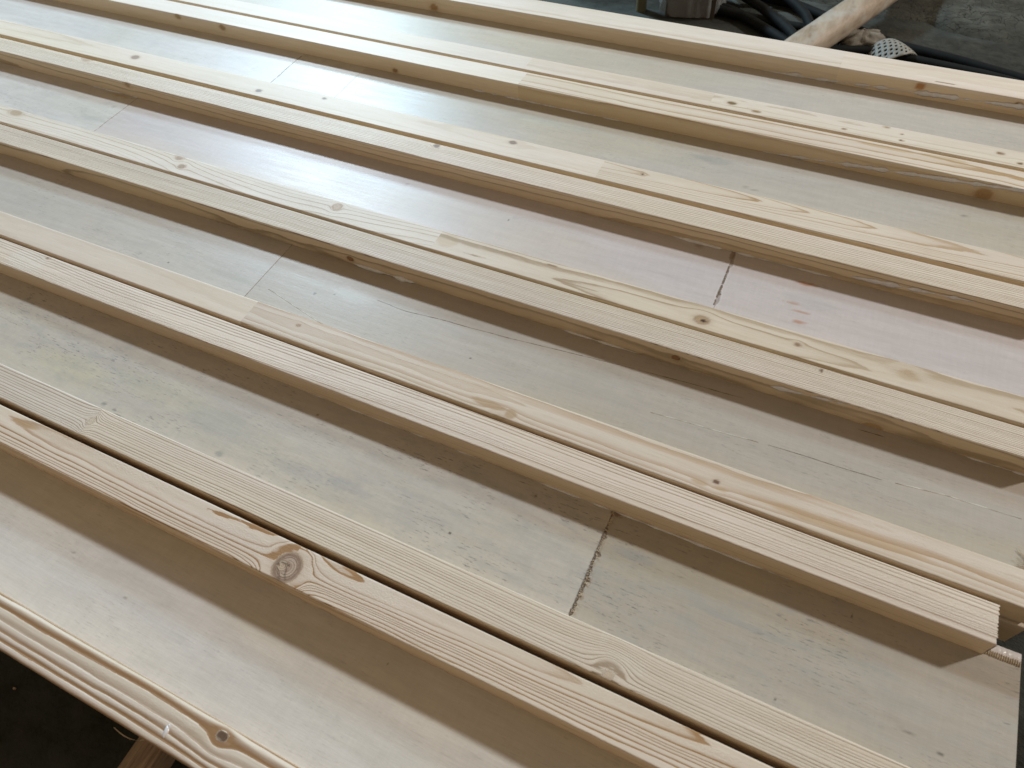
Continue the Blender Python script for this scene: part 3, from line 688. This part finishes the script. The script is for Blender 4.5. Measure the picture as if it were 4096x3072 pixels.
batten('batten', u4, 1.1097, 1.1665, [
    dict(x0=-3.3, x1=0.473, py=-0.13, pz=-0.05, sp=0.0040, wy=0.010, wz=0.016, wf=0.9, con=1.3, base=PALE * 1.0, late=np.array((0.34, 0.24, 0.145)), irr=1.0, wob=0.0008)],
    [K(-1.92, 0.053, 0.010, 0.014, c=(0.50, 0.38, 0.27), op=.6), K(-0.80, 0.049, 0.0055, 0.010, c=(0.27, 0.2, 0.15), edge=.6), K(-1.721, side(0.035), 0.007, 0.01, c=(0.40, 0.28, 0.15), op=.6)],
    X1=0.473, seed=42, res=(0.004, 0.0024), fuzz=0.45, ridge=0.0003)
bead('glue_bead', u4, -0.22, 0.10, 1.1088, 0.0012, 0.0026, seed=27)
bead('glue_smear', u4, 0.13, 0.34, 1.1092, 0.02, 0.0048, seed=28, zfun=lambda x: 0.014 + (x - 0.13) * 0.07, flat=0.25)
bead('glue_bead', u4, -1.88, -1.70, 1.1088, 0.0012, 0.0022, seed=29)

# ================================================================= unit 5
u5 = empty('batten_panel', (-1.4, 1.35, -0.071), 'second farthest panel, beyond the lilac one, with arched grain on its near batten', 'panel', GRP)
plywood(u5, 1.183, 1.510, [(-3.3, -1.400, (0.64, 0.645, 0.645), 0.25), (-1.400, -1.19, (0.60, 0.59, 0.555), 0.6), (-1.19, 0.48, (0.54, 0.522, 0.48), 0.35)],
        [(-1.400, 0.75, 0.0016, 0.3), (-1.191, 0.35, 0.0009, 0.0)],
        [(-0.213, 1.3844, 0.05, 0.014, (0.36, 0.37, 0.35), .5), (-0.110, 1.3162, 0.03, 0.0025, DK, .65), (0.310, 1.3822, 0.008, 0.003, DK, .6), (-0.62, 1.39, 0.12, 0.02, (0.46, 0.47, 0.43), .35)],
        X1=0.47, res=(0.010, 0.005), seed=505)
batten('batten', u5, 1.1800, 1.2466, [
    dict(x0=-3.3, x1=-0.42, py=0.012, pz=-0.060, sp=0.0062, wy=0.010, wz=0.014, wf=1.2, con=0.36, base=PALE * 1.0, late=np.array((0.52, 0.40, 0.26)), irr=0.9, wob=0.001),
    dict(x0=-0.42, x1=0.47, py=0.016, pz=-0.018, sp=0.0040, wy=0.002, wz=0.003, wf=1.0, sz=-0.030, con=0.75, base=PALE * 0.98, late=np.array((0.46, 0.31, 0.16)), irr=0.7, wob=0.0010, seed=6)],
    [K(-1.792, 0.039, 0.009, 0.014, c=(0.36, 0.26, 0.20), edge=.3), K(-1.350, 0.0225, 0.006, 0.011, c=(0.22, 0.16, 0.13), edge=.4), K(-1.165, 0.052, 0.004, 0.007, c=(0.18, 0.12, 0.09)),
     K(-0.640, 0.0525, 0.006, 0.012, c=(0.30, 0.23, 0.18), edge=.8), K(-0.328, 0.0485, 0.003, 0.006, c=(0.12, 0.07, 0.04), halo=.5)],
    seed=51, res=(0.004, 0.0022), fuzz=0.3)
batten('batten', u5, 1.4535, 1.5132, [
    dict(x0=-3.3, x1=-0.731, py=0.05, pz=-0.4, sp=0.010, con=0.12, base=COOL * 1.03, irr=0.8),
    dict(x0=-0.731, x1=0.47, py=0.004, pz=-0.030, sp=0.0105, wy=0.010, wz=0.008, wf=1.5, con=0.75, base=PALE * 1.0, late=np.array((0.50, 0.35, 0.20)), irr=0.8, wob=0.001, seed=4,
         stains=[(0.123, 0.046, 0.06, 0.006, (0.60, 0.45, 0.27), .6), (0.242, 0.050, 0.05, 0.006, (0.60, 0.46, 0.28), .6)])],
    [K(-1.848, side(0.034), 0.008, 0.01, c=(0.40, 0.29, 0.15), op=.7), K(-1.682, side(0.028), 0.008, 0.01, c=(0.36, 0.25, 0.13), op=.75), K(-1.097, side(0.008), 0.006, 0.01, c=(0.34, 0.22, 0.12), op=.8),
     K(0.337, side(0.010), 0.014, 0.018, c=(0.42, 0.27, 0.12), op=.6, el=1.2)],
    seed=52, res=(0.005, 0.0028), fuzz=0.3)
bead('glue_smear', u5, -0.12, 0.46, 1.4530, 0.02, 0.0050, seed=37, zfun=lambda x: 0.001 + max(0, x + 0.10) * 0.072, flat=0.2)
bead('glue_bead', u5, -0.90, -0.45, 1.4527, 0.001, 0.0022, seed=38)

# ================================================================= unit 6
u6 = empty('batten_panel', (-1.4, 1.7, -0.071), 'farthest panel, its last batten running along the dark cables on the floor', 'panel', GRP)
plywood(u6, 1.526, 1.862, [(-3.3, 0.48, (0.56, 0.543, 0.50), 0.25)], [], [(0.38, 1.63, 0.006, 0.002, DK, .5)], X1=0.47, res=(0.012, 0.006), seed=606)
batten('batten', u6, 1.5237, 1.5820, [
    dict(x0=-3.3, x1=-0.747, py=0.03, pz=-0.3, sp=0.010, con=0.10, base=COOL * 1.02, irr=0.8),
    dict(x0=-0.747, x1=-0.268, py=0.02, pz=-0.2, sp=0.008, con=0.30, base=PALE * 0.98, irr=0.8, seed=2),
    dict(x0=-0.268, x1=0.47, py=0.012, pz=-0.07, sp=0.0050, con=0.35, base=np.array((0.79, 0.725, 0.615)), irr=0.9, seed=3, wob=0.001,
         stains=[(-0.19, 0.018, 0.04, 0.002, (0.50, 0.38, 0.22), .7)])],
    [K(-0.221, 0.029, 0.006, 0.009, el=1.8, c=(0.22, 0.16, 0.08), halo=.9), K(-0.160, 0.015, 0.005, 0.009, el=1.8, c=(0.34, 0.24, 0.14)), K(0.035, 0.0145, 0.003, 0.005, c=(0.3, 0.22, 0.14)), K(0.119, 0.053, 0.004, 0.006, c=(0.42, 0.32, 0.2)),
     K(0.153, 0.0375, 0.0025, 0.004, c=(0.08, 0.05, 0.03)), K(0.155, 0.0136, 0.003, 0.005, c=(0.14, 0.09, 0.05)), K(0.349, 0.0374, 0.005, 0.008, c=(0.30, 0.22, 0.14)), K(0.388, 0.0145, 0.004, 0.007, c=(0.20, 0.14, 0.08))],
    seed=61, res=(0.005, 0.0028), fuzz=0.3)
batten('batten', u6, 1.7879, 1.8687, [
    dict(x0=-3.3, x1=-0.018, py=0.010, pz=-0.05, sp=0.013, wy=0.012, wz=0.010, wf=1.3, con=0.8, base=COOL * 1.0, late=np.array((0.54, 0.42, 0.29)), irr=0.8, wob=0.001),
    dict(x0=-0.018, x1=0.47, py=0.05, pz=-0.25, sp=0.009, con=0.22, base=PALE * 1.05, irr=0.8, seed=2,
         stains=[(0.218, 0.012, 0.022, 0.0016, (0.20, 0.13, 0.07), .9)])],
    [K(0.170, side(0.029), 0.0095, 0.014, el=1.1, c=(0.50, 0.25, 0.10), op=.8), K(0.378, side(0.027), 0.005, 0.007, c=(0.25, 0.15, 0.08)), K(-1.162, side(0.011), 0.010, 0.012, c=(0.40, 0.24, 0.12), op=.7)],
    seed=62, res=(0.006, 0.0035), fuzz=0.3)
bead('glue_smear', u6, -0.20, 0.46, 1.7874, 0.02, 0.0050, seed=47, zfun=lambda x: 0.000 + max(0, x + 0.12) * 0.045, flat=0.2)

# timber frame below the boards (the side of one shows past the sawn-off end of the second panel)
for (u, ya, yb, x1, sd) in ((u1, -0.080, -0.028, 0.46, 1), (u2, 0.2320, 0.2840, 0.40, 2), (u3, 0.5422, 0.5965, 0.465, 3), (u4, 0.852, 0.906, 0.465, 4), (u5, 1.183, 1.243, 0.465, 5), (u6, 1.526, 1.580, 0.465, 6), (u6, 1.80, 1.862, 0.465, 7)):
    zt_ = -0.0275 if u is u1 else -0.0123
    batten('lower_batten', u, ya, yb, [dict(x0=-3.3, x1=x1, py=0.10, pz=-0.10, sp=0.0034, con=0.5, base=PALE * 0.93)], [], zb=-0.071, zt=zt_, X1=x1, seed=70 + sd, res=(0.012, 0.006))

# ================================================================= sawhorse under the panels
def box(V, F, c, d, rot=None, bev=0.0):
    k = len(V); hx, hy, hz = d[0] / 2, d[1] / 2, d[2] / 2
    for sx in (-1, 1):
        for sy in (-1, 1):
            for sz in (-1, 1):
                v = Vector((sx * hx, sy * hy, sz * hz))
                if rot: v = rot @ v
                V.append(tuple(Vector(c) + v))
    for f in ((0, 1, 3, 2), (4, 6, 7, 5), (0, 4, 5, 1), (2, 3, 7, 6), (0, 2, 6, 4), (1, 5, 7, 3)): F.append(tuple(k + i for i in f))
def bar(name, a, b_, wy, wz, mat, parent=None, up=Vector((0, 0, 1)), bevel=0.003):
    a, b_ = Vector(a), Vector(b_); d = (b_ - a); L = d.length; d.normalize()
    q = d.cross(up).normalized(); r = q.cross(d).normalized()
    rot = Matrix((d, q, r)).transposed()
    V = []; F = []; box(V, F, (a + b_) / 2, (L, wy, wz), rot)
    me = py_mesh(name, V, F); o = link(name, me, mat, parent)
    if bevel:
        bm_ = o.modifiers.new('b', 'BEVEL'); bm_.width = bevel; bm_.segments = 3
    return o
def make_rough_timber(name, c1, c2, line, sc, rough=0.7):
    m, nt, b = new_mat(name)
    co = nd(nt, 'ShaderNodeTexCoord').outputs['Object']
    n = noise_(nt, co, sc, 5, 0.65); n2 = noise_(nt, co, (12, 12, 12), 5, 0.65, (3, 3, 3))
    c = ramp_(nt, n, [(0.3, line), (0.5, c1), (0.75, c2)])
    c = mixc(nt, 1.0, c, ramp_(nt, n2, [(0.3, (0.72, 0.70, 0.68)), (0.7, (1.05, 1.05, 1.05))]), 'MULTIPLY')
    ln(nt, c, b.inputs['Base Color']); b.inputs['Roughness'].default_value = rough
    bp = nd(nt, 'ShaderNodeBump'); bp.inputs['Strength'].default_value = 0.6; bp.inputs['Distance'].default_value = 0.002
    ln(nt, n, bp.inputs['Height']); ln(nt, bp.outputs[0], b.inputs['Normal'])
    return m
M_SAW = make_rough_timber('weathered_timber', (0.42, 0.31, 0.22), (0.55, 0.43, 0.32), (0.22, 0.15, 0.10), (220, 14, 220))
sh = empty('sawhorse', (-0.597, 0.8, -0.75), 'rough timber sawhorse whose beam sticks out under the ridged batten at lower left', 'sawhorse')
bar('beam', (-0.597, -0.30, -0.099), (-0.597, 1.80, -0.099), 0.044, 0.054, M_SAW, sh)
for (y, sx) in ((0.15, -1), (0.15, 1), (1.55, -1), (1.55, 1)):
    bar('leg', (-0.597 + sx * 0.03, y, -0.10), (-0.597 + sx * 0.22, y, -0.748), 0.04, 0.06, M_SAW, sh, up=Vector((0, 1, 0)))

# ================================================================= floor
M_FLOOR, nt, b = new_mat('dirty_shaded_concrete')
co = nd(nt, 'ShaderNodeTexCoord').outputs['Object']
n1 = noise_(nt, co, (3.2, 3.2, 3.2), 6, 0.62); n2 = noise_(nt, co, (22, 30, 22), 6, 0.68, (5, 2, 0)); n3 = noise_(nt, co, (1.1, 2.6, 1.0), 3, 0.5, (8, 1, 0))
c = ramp_(nt, n1, [(0.3, (0.024, 0.026, 0.022)), (0.5, (0.038, 0.040, 0.034)), (0.72, (0.060, 0.058, 0.048))])  # dirty concrete tones, darkened further to paint in the shade on the floor
c = mixc(nt, 1.0, c, ramp_(nt, n2, [(0.35, (0.55, 0.55, 0.55)), (0.65, (1.15, 1.15, 1.12))]), 'MULTIPLY')
c = mixc(nt, math_(nt, 'MULTIPLY', ramp_(nt, n3, [(0.5, 0.0), (0.62, 1.0)]), 0.5), c, (0.10, 0.12, 0.115))
ln(nt, c, b.inputs['Base Color']); b.inputs['Roughness'].default_value = 0.85; b.inputs['Specular IOR Level'].default_value = 0.25
bp = nd(nt, 'ShaderNodeBump'); bp.inputs['Strength'].default_value = 0.8; bp.inputs['Distance'].default_value = 0.012
ln(nt, n2, bp.inputs['Height']); ln(nt, bp.outputs[0], b.inputs['Normal'])
xs = np.linspace(-12, 8, 401); ys = np.linspace(-5, 12, 341)
XX, YY = np.meshgrid(xs, ys, indexing='ij')
ZZ = -0.75 + 0.012 * (fbm(XX * 3, YY * 3, 900, 4) - 0.5)
idx = np.arange(XX.size).reshape(XX.shape)
q = np.stack([idx[:-1, :-1], idx[1:, :-1], idx[1:, 1:], idx[:-1, 1:]], -1).reshape(-1, 4)
fl = link('floor', grid_mesh('floor', np.stack([XX, YY, ZZ], -1).reshape(-1, 3), q), M_FLOOR)
fl['kind'] = 'structure'

# broken screed slab: a thin uneven layer whose edge runs behind the cables
def slab():
    xs = np.linspace(-0.45, 4.0, 220); V = []; F = []
    n = 26
    for x in xs:
        e = 3.72 - 0.10 * (x - 0.2) + 0.10 * (float(fbm(x * 4, 2.0, 77, 4)) - 0.5)
        for j in range(n):
            t = j / (n - 1)
            y = e + 0.05 * min(1, j / 4) + (t ** 1.5) * 3.5
            z = -0.75 + 0.075 * float(sstep(0, 5, j)) + 0.05 * (float(fbm(x * 3.1, y * 3.3, 81, 4)) - 0.5) * float(sstep(0, 6, j)) + 0.02 * float(sstep(0.62, 0.66, fbm(x * 2.2 + 3, y * 2.2, 82, 3)))
            if j == 0: z = -0.78
            V.append((x, y, z))
    m = len(xs)
    for i in range(m - 1):
        for j in range(n - 1):
            F.append((i * n + j, (i + 1) * n + j, (i + 1) * n + j + 1, i * n + j + 1))
    me = py_mesh('screed', V, F, True)
    return link('screed', me, M_SCREED)
M_SCREED, nt, b = new_mat('old_plaster_screed')
co = nd(nt, 'ShaderNodeTexCoord').outputs['Object']
n1 = noise_(nt, co, (2.2, 6.0, 2.0), 6, 0.6); n2 = noise_(nt, co, (14, 20, 14), 6, 0.7, (5, 2, 0))
c = ramp_(nt, n1, [(0.32, (0.040, 0.038, 0.030)), (0.5, (0.066, 0.067, 0.056)), (0.68, (0.098, 0.104, 0.092))])
c = mixc(nt, 1.0, c, ramp_(nt, n2, [(0.35, (0.62, 0.62, 0.62)), (0.60, (1.08, 1.08, 1.06))]), 'MULTIPLY')
vo = nd(nt, 'ShaderNodeTexVoronoi', feature='DISTANCE_TO_EDGE'); mp = nd(nt, 'ShaderNodeMapping'); mp.inputs['Scale'].default_value = (3.0, 5.0, 3.0)
dn = nd(nt, 'ShaderNodeTexNoise'); dn.inputs['Scale'].default_value = 6.0; dn.inputs['Detail'].default_value = 5
ln(nt, co, dn.inputs['Vector'])
va = nd(nt, 'ShaderNodeVectorMath', operation='MULTIPLY_ADD'); ln(nt, dn.outputs['Color'], va.inputs[0]); va.inputs[1].default_value = (0.35, 0.35, 0.1); ln(nt, co, va.inputs[2])
ln(nt, va.outputs[0], mp.inputs['Vector']); ln(nt, mp.outputs[0], vo.inputs['Vector'])
ck = math_(nt, 'MULTIPLY', ramp_(nt, vo.outputs['Distance'], [(0.0, 1.0), (0.022, 0.0)]), ramp_(nt, n1, [(0.42, 0.0), (0.52, 1.0)]))
c = mixc(nt, ck, c, (0.03, 0.03, 0.026))
ln(nt, c, b.inputs['Base Color']); b.inputs['Roughness'].default_value = 0.85; b.inputs['Specular IOR Level'].default_value = 0.25
bp = nd(nt, 'ShaderNodeBump'); bp.inputs['Strength'].default_value = 0.8; bp.inputs['Distance'].default_value = 0.012
ln(nt, math_(nt, 'SUBTRACT', n2, math_(nt, 'MULTIPLY', ck, 0.6)), bp.inputs['Height']); ln(nt, bp.outputs[0], b.inputs['Normal'])
sl = slab(); sl['kind'] = 'structure'

# ================================================================= cables behind
M_CABLE = simple_mat('black_rubber', (0.004, 0.006, 0.007), (0.011, 0.014, 0.014), (20, 20, 20), 0.7, 0.2, 0.2, 0.004)
def catmull(pts, n=16):
    P = [Vector(p) for p in pts]; P = [P[0] * 2 - P[1]] + P + [P[-1] * 2 - P[-2]]; out = []
    for i in range(1, len(P) - 2):
        for k in range(n):
            t = k / n; a, b_, c_, d = P[i - 1], P[i], P[i + 1], P[i + 2]
            out.append(0.5 * ((2 * b_) + (-a + c_) * t + (2 * a - 5 * b_ + 4 * c_ - d) * t * t + (-a + 3 * b_ - 3 * c_ + d) * t ** 3))
    out.append(P[-2]); return out
def tube(name, pts, r, mat, parent=None, K_=14):
    C_ = catmull(pts); V = []; F = []
    for i, p in enumerate(C_):
        d = (C_[min(i + 1, len(C_) - 1)] - C_[max(i - 1, 0)]).normalized()
        u = d.cross(Vector((0, 0, 1))).normalized(); v = u.cross(d)
        for k in range(K_):
            a = 2 * math.pi * k / K_; V.append(tuple(p + r * (math.cos(a) * u + math.sin(a) * v)))
    for i in range(len(C_) - 1):
        for k in range(K_):
            F.append((i * K_ + k, i * K_ + (k + 1) % K_, (i + 1) * K_ + (k + 1) % K_, (i + 1) * K_ + k))
    F.append(tuple(range(K_ - 1, -1, -1))); F.append(tuple((len(C_) - 1) * K_ + k for k in range(K_)))
    return link(name, py_mesh(name, V, F, True), mat, parent)
def cable(pts, label):
    return tag(tube('cable', pts, 0.0215, M_CABLE), label, 'cable', 'black cables lying behind the panels')
Z0 = -0.722
cable([(-0.70, 3.55, Z0), (-0.40, 3.50, Z0), (-0.143, 3.493, Z0), (0.012, 3.484, Z0), (0.162, 3.472, Z0), (0.385, 3.434, Z0), (0.535, 3.396, Z0), (0.681, 3.357, Z0), (1.0, 3.25, Z0), (1.5, 3.2, Z0)],
      'upper of the two black cables running down to the right edge behind the perforated strap')
cable([(-0.60, 3.23, Z0), (-0.305, 3.30, Z0), (-0.09, 3.345, Z0), (0.059, 3.385, Z0), (0.222, 3.372, Z0), (0.409, 3.355, Z0), (0.555, 3.338, Z0), (0.682, 3.305, Z0), (1.0, 3.18, Z0), (1.5, 3.1, Z0)],
      'lower black cable passing under the white perforated strap to the right edge')
cable([(-0.95, 3.62, Z0), (-0.651, 3.569, Z0), (-0.496, 3.492, Z0), (-0.30, 3.336, Z0 + .01), (-0.10, 3.20, Z0)], 'black cable nearest the plastic wrapped box, sloping down behind the panel edge')
cable([(-0.75, 3.86, Z0 + .02), (-0.59, 3.687, Z0 + .02), (-0.442, 3.542, Z0 + .03), (-0.269, 3.345, Z0 + .035), (-0.15, 3.15, Z0)], 'black cable forming the middle strand of the tangle left of the timber')
cable([(-0.85, 3.66, Z0), (-0.584, 3.664, Z0 + .045), (-0.416, 3.700, Z0 + .04), (-0.275, 3.582, Z0 + .03), (-0.197, 3.451, Z0 + .02), (-0.08, 3.38, Z0)], 'black cable curling down to meet the left side of the timber')
cable([(-0.70, 3.80, Z0), (-0.463, 3.729, Z0), (-0.323, 3.701, Z0), (-0.204, 3.646, Z0), (-0.05, 3.57, Z0), (0.10, 3.50, Z0), (0.25, 3.47, Z0 - .01)], 'topmost black cable of the tangle, going behind the timber')

# pale stripped timber leaning across the cables
def make_pale_timber():
    m, nt, b = new_mat('pale_stripped_timber')
    co = nd(nt, 'ShaderNodeTexCoord').outputs['Object']
    n = noise_(nt, co, (26, 6, 26), 5, 0.6); n2 = noise_(nt, co, (9, 9, 9), 3, 0.6, (3, 3, 3))
    c = ramp_(nt, n, [(0.3, (0.26, 0.20, 0.14)), (0.5, (0.38, 0.31, 0.235)), (0.72, (0.48, 0.42, 0.34))])
    c = mixc(nt, ramp_(nt, n2, [(0.52, 0.0), (0.66, 0.6)]), c, (0.46, 0.45, 0.41))
    ln(nt, c, b.inputs['Base Color']); b.inputs['Roughness'].default_value = 0.55
    bp = nd(nt, 'ShaderNodeBump'); bp.inputs['Strength'].default_value = 0.5; bp.inputs['Distance'].default_value = 0.004
    ln(nt, n, bp.inputs['Height']); ln(nt, bp.outputs[0], b.inputs['Normal'])
    return m
def timber():
    a = Vector((-0.30, 2.96, -0.655)); b_ = Vector((0.42, 4.63, -0.600)); n = 60; K_ = 20; V = []; F = []
    d = (b_ - a).normalized(); q = d.cross(Vector((0, 0, 1))).normalized(); r = q.cross(d)
    for i in range(n + 1):
        p = a + (b_ - a) * i / n
        for k in range(K_):
            t = 2 * math.pi * k / K_ + 0.35
            c_, s_ = math.cos(t), math.sin(t)
            e = 0.062 / (abs(c_) ** 4 + abs(s_) ** 4) ** 0.25
            e *= 1 + 0.10 * (float(fbm(i * 0.15, k * 0.8, 9, 3)) - 0.5)
            V.append(tuple(p + q * c_ * e * 1.05 + r * s_ * e * 0.85))
    for i in range(n):
        for k in range(K_): F.append((i * K_ + k, i * K_ + (k + 1) % K_, (i + 1) * K_ + (k + 1) % K_, (i + 1) * K_ + k))
    F.append(tuple(range(K_ - 1, -1, -1))); F.append(tuple(n * K_ + k for k in range(K_)))
    return link('timber', py_mesh('timber', V, F, True), make_pale_timber())
tag(timber(), 'pale stripped timber lying diagonally across the black cables behind the farthest panel', 'timber')

# white perforated plastic strap
M_STRAP = simple_mat('white_plastic_strap', (0.24, 0.235, 0.205), (0.32, 0.31, 0.275), (20, 20, 20), 0.5, 0.4, 0.1)
def strap():
    nu, nv = 21, 13; V = []; F = []; cell = 0.0105
    ax = Vector((0.93, 0.36, 0)).normalized(); ay = Vector((-0.30, 0.95, 0)).normalized()
    for i in range(nu + 1):
        for j in range(nv + 1):
            u = (i - nu / 2) * cell; v = (j - nv / 2) * cell
            t = i / nu
            z = -0.735 + 0.050 * math.sin(math.pi * min(1, t * 1.02)) ** 0.8 + 0.02 * math.sin(3 * t + v * 20)
            tw = (t - 0.5) * 0.10
            p = Vector((0.165, 3.375, 0)) + ax * u * (0.92) + ay * (v * (1.0 - 0.55 * sstep(0.55, 1, t)) + tw * 0.2)
            V.append((p.x, p.y, float(z)))
    for i in range(nu):
        for j in range(nv):
            if i % 2 == 1 and 1 <= j < nv - 1 and (j + (i // 2) % 2 * 1) % 2 == 1: continue
            a = i * (nv + 1) + j
            F.append((a, a + nv + 1, a + nv + 2, a + 1))
    o = link('perforated_strap', py_mesh('perforated_strap', V, F, True), M_STRAP)
    m = o.modifiers.new('s', 'SOLIDIFY'); m.thickness = 0.003
    return o
tag(strap(), 'bent white perforated plastic strap lying over the lower black cable', 'strap')

M_RAG = simple_mat('dirty_white_cloth', (0.17, 0.155, 0.13), (0.32, 0.30, 0.26), (14, 14, 14), 0.85, 0.2, 0.6, 0.006)
def rag():
    V = []; F = []; n, m_ = 48, 20
    for i in range(m_ + 1):
        ph = -math.pi / 2 + math.pi * i / m_
        for k in range(n):
            a = 2 * math.pi * k / n
            f = 0.62 + 0.95 * float(fbm(math.cos(a) * 2.6 + 9, math.sin(a) * 2.6 + ph * 1.6, 5, 4))
            V.append((0.010 + 0.082 * f * math.cos(a) * math.cos(ph), 3.43 + 0.045 * f * math.sin(a) * math.cos(ph) + .25 * 0.082 * f * math.cos(a) * math.cos(ph), -0.700 + 0.036 * f * math.sin(ph)))
    for i in range(m_):
        for k in range(n): F.append((i * n + k, i * n + (k + 1) % n, (i + 1) * n + (k + 1) % n, (i + 1) * n + k))
    return link('rag', py_mesh('rag', V, F, True), M_RAG)
tag(rag(), 'crumpled off white rag beside the timber on the cables', 'rag')

# plastic wrapped brown box and a thin post at its left
bx = empty('wrapped_box', (-0.80, 3.60, -0.75), 'dark brown box wrapped in clear plastic film behind the farthest panel', 'box')
V = []; F = []; box(V, F, (-0.80, 3.58, -0.58), (0.235, 0.22, 0.34), Matrix.Rotation(0.15, 3, 'Z'))
link('carton', py_mesh('carton', V, F), simple_mat('dark_brown_board', (0.075, 0.060, 0.050), (0.105, 0.088, 0.072), (6, 6, 6), 0.7, 0.3, 0.1), bx)
M_FILM, nt, b = new_mat('clear_plastic_film')
b.inputs['Base Color'].default_value = (0.75, 0.78, 0.78, 1); b.inputs['Roughness'].default_value = 0.22
b.inputs['Specular IOR Level'].default_value = 0.6; b.inputs['Alpha'].default_value = 0.22
def film():
    V = []; F = []; n, m_ = 70, 26
    for i in range(m_ + 1):
        t = i / m_
        for k in range(n):
            a = 2 * math.pi * k / n; c_, s_ = math.cos(a), math.sin(a)
            e = 1 / (abs(c_) ** 3 + abs(s_) ** 3) ** (1 / 3)
            f = 1.08 + 0.42 * (float(fbm(c_ * 3.5 + 20, s_ * 3.5 + t * 1.8, 6, 4)) - 0.35) * (1.4 - t)
            V.append((-0.80 + 0.128 * e * f * c_, 3.58 + 0.118 * e * f * s_, -0.745 + 0.37 * t + 0.02 * float(fbm(c_ * 3, s_ * 3, 7, 3))))
    for i in range(m_):
        for k in range(n): F.append((i * n + k, i * n + (k + 1) % n, (i + 1) * n + (k + 1) % n, (i + 1) * n + k))
    return link('plastic_film', py_mesh('plastic_film', V, F, True), M_FILM, bx)
film()
V = []; F = []
tag(tube('post', [(-1.03, 3.47, -0.76), (-1.032, 3.475, -0.5), (-1.035, 3.48, -0.25)], 0.026, simple_mat('ochre_post', (0.13, 0.12, 0.07), (0.19, 0.17, 0.10), (9, 9, 9), 0.6, 0.3, 0.2), None, 12),
    'short olive post standing left of the plastic wrapped box', 'post')
# crumbs and chips of wood on the floor at lower left
rnd = random.Random(5)
M_CHIP = simple_mat('wood_chip_fibre', (0.35, 0.28, 0.19), (0.55, 0.46, 0.33), (60, 60, 60), 0.8, 0.2, 0)
CH = []
for (x, y, r_) in ((-1.155, -0.33, .006), (-1.37, -0.20, .003), (-1.22, -0.40, .003), (-0.88, -0.36, .006), (-1.33, -0.30, .004)):
    V = []; F = []; k0 = 0
    for k in range(7):
        a = 2 * math.pi * k / 7; f = rnd.uniform(.5, 1.3)
        V.append((x + r_ * 1.7 * f * math.cos(a), y + r_ * f * math.sin(a), -0.747)); 
    V += [(v[0] * 1.0 + .001, v[1], -0.742 + rnd.uniform(-.001, .002)) for v in V[:7]]
    F.append(tuple(range(7, 14)))
    for k in range(7): F.append((k, (k + 1) % 7, 7 + (k + 1) % 7, 7 + k))
    CH.append(link('wood_chip', py_mesh('wood_chip', V, F), M_CHIP))
CL = ['larger pale wood chip on the dark floor close to the sawhorse beam', 'faint wood chip on the dark floor nearest the left edge', 'pale wood chip at the bottom edge of the dark floor',
      'pale wood chip on the dark floor right beside the sawhorse beam', 'small wood chip midway along the dark floor at lower left']
for c_, t_ in zip(CH, CL): tag(c_, t_, 'wood chip', 'wood chips on the dark floor')
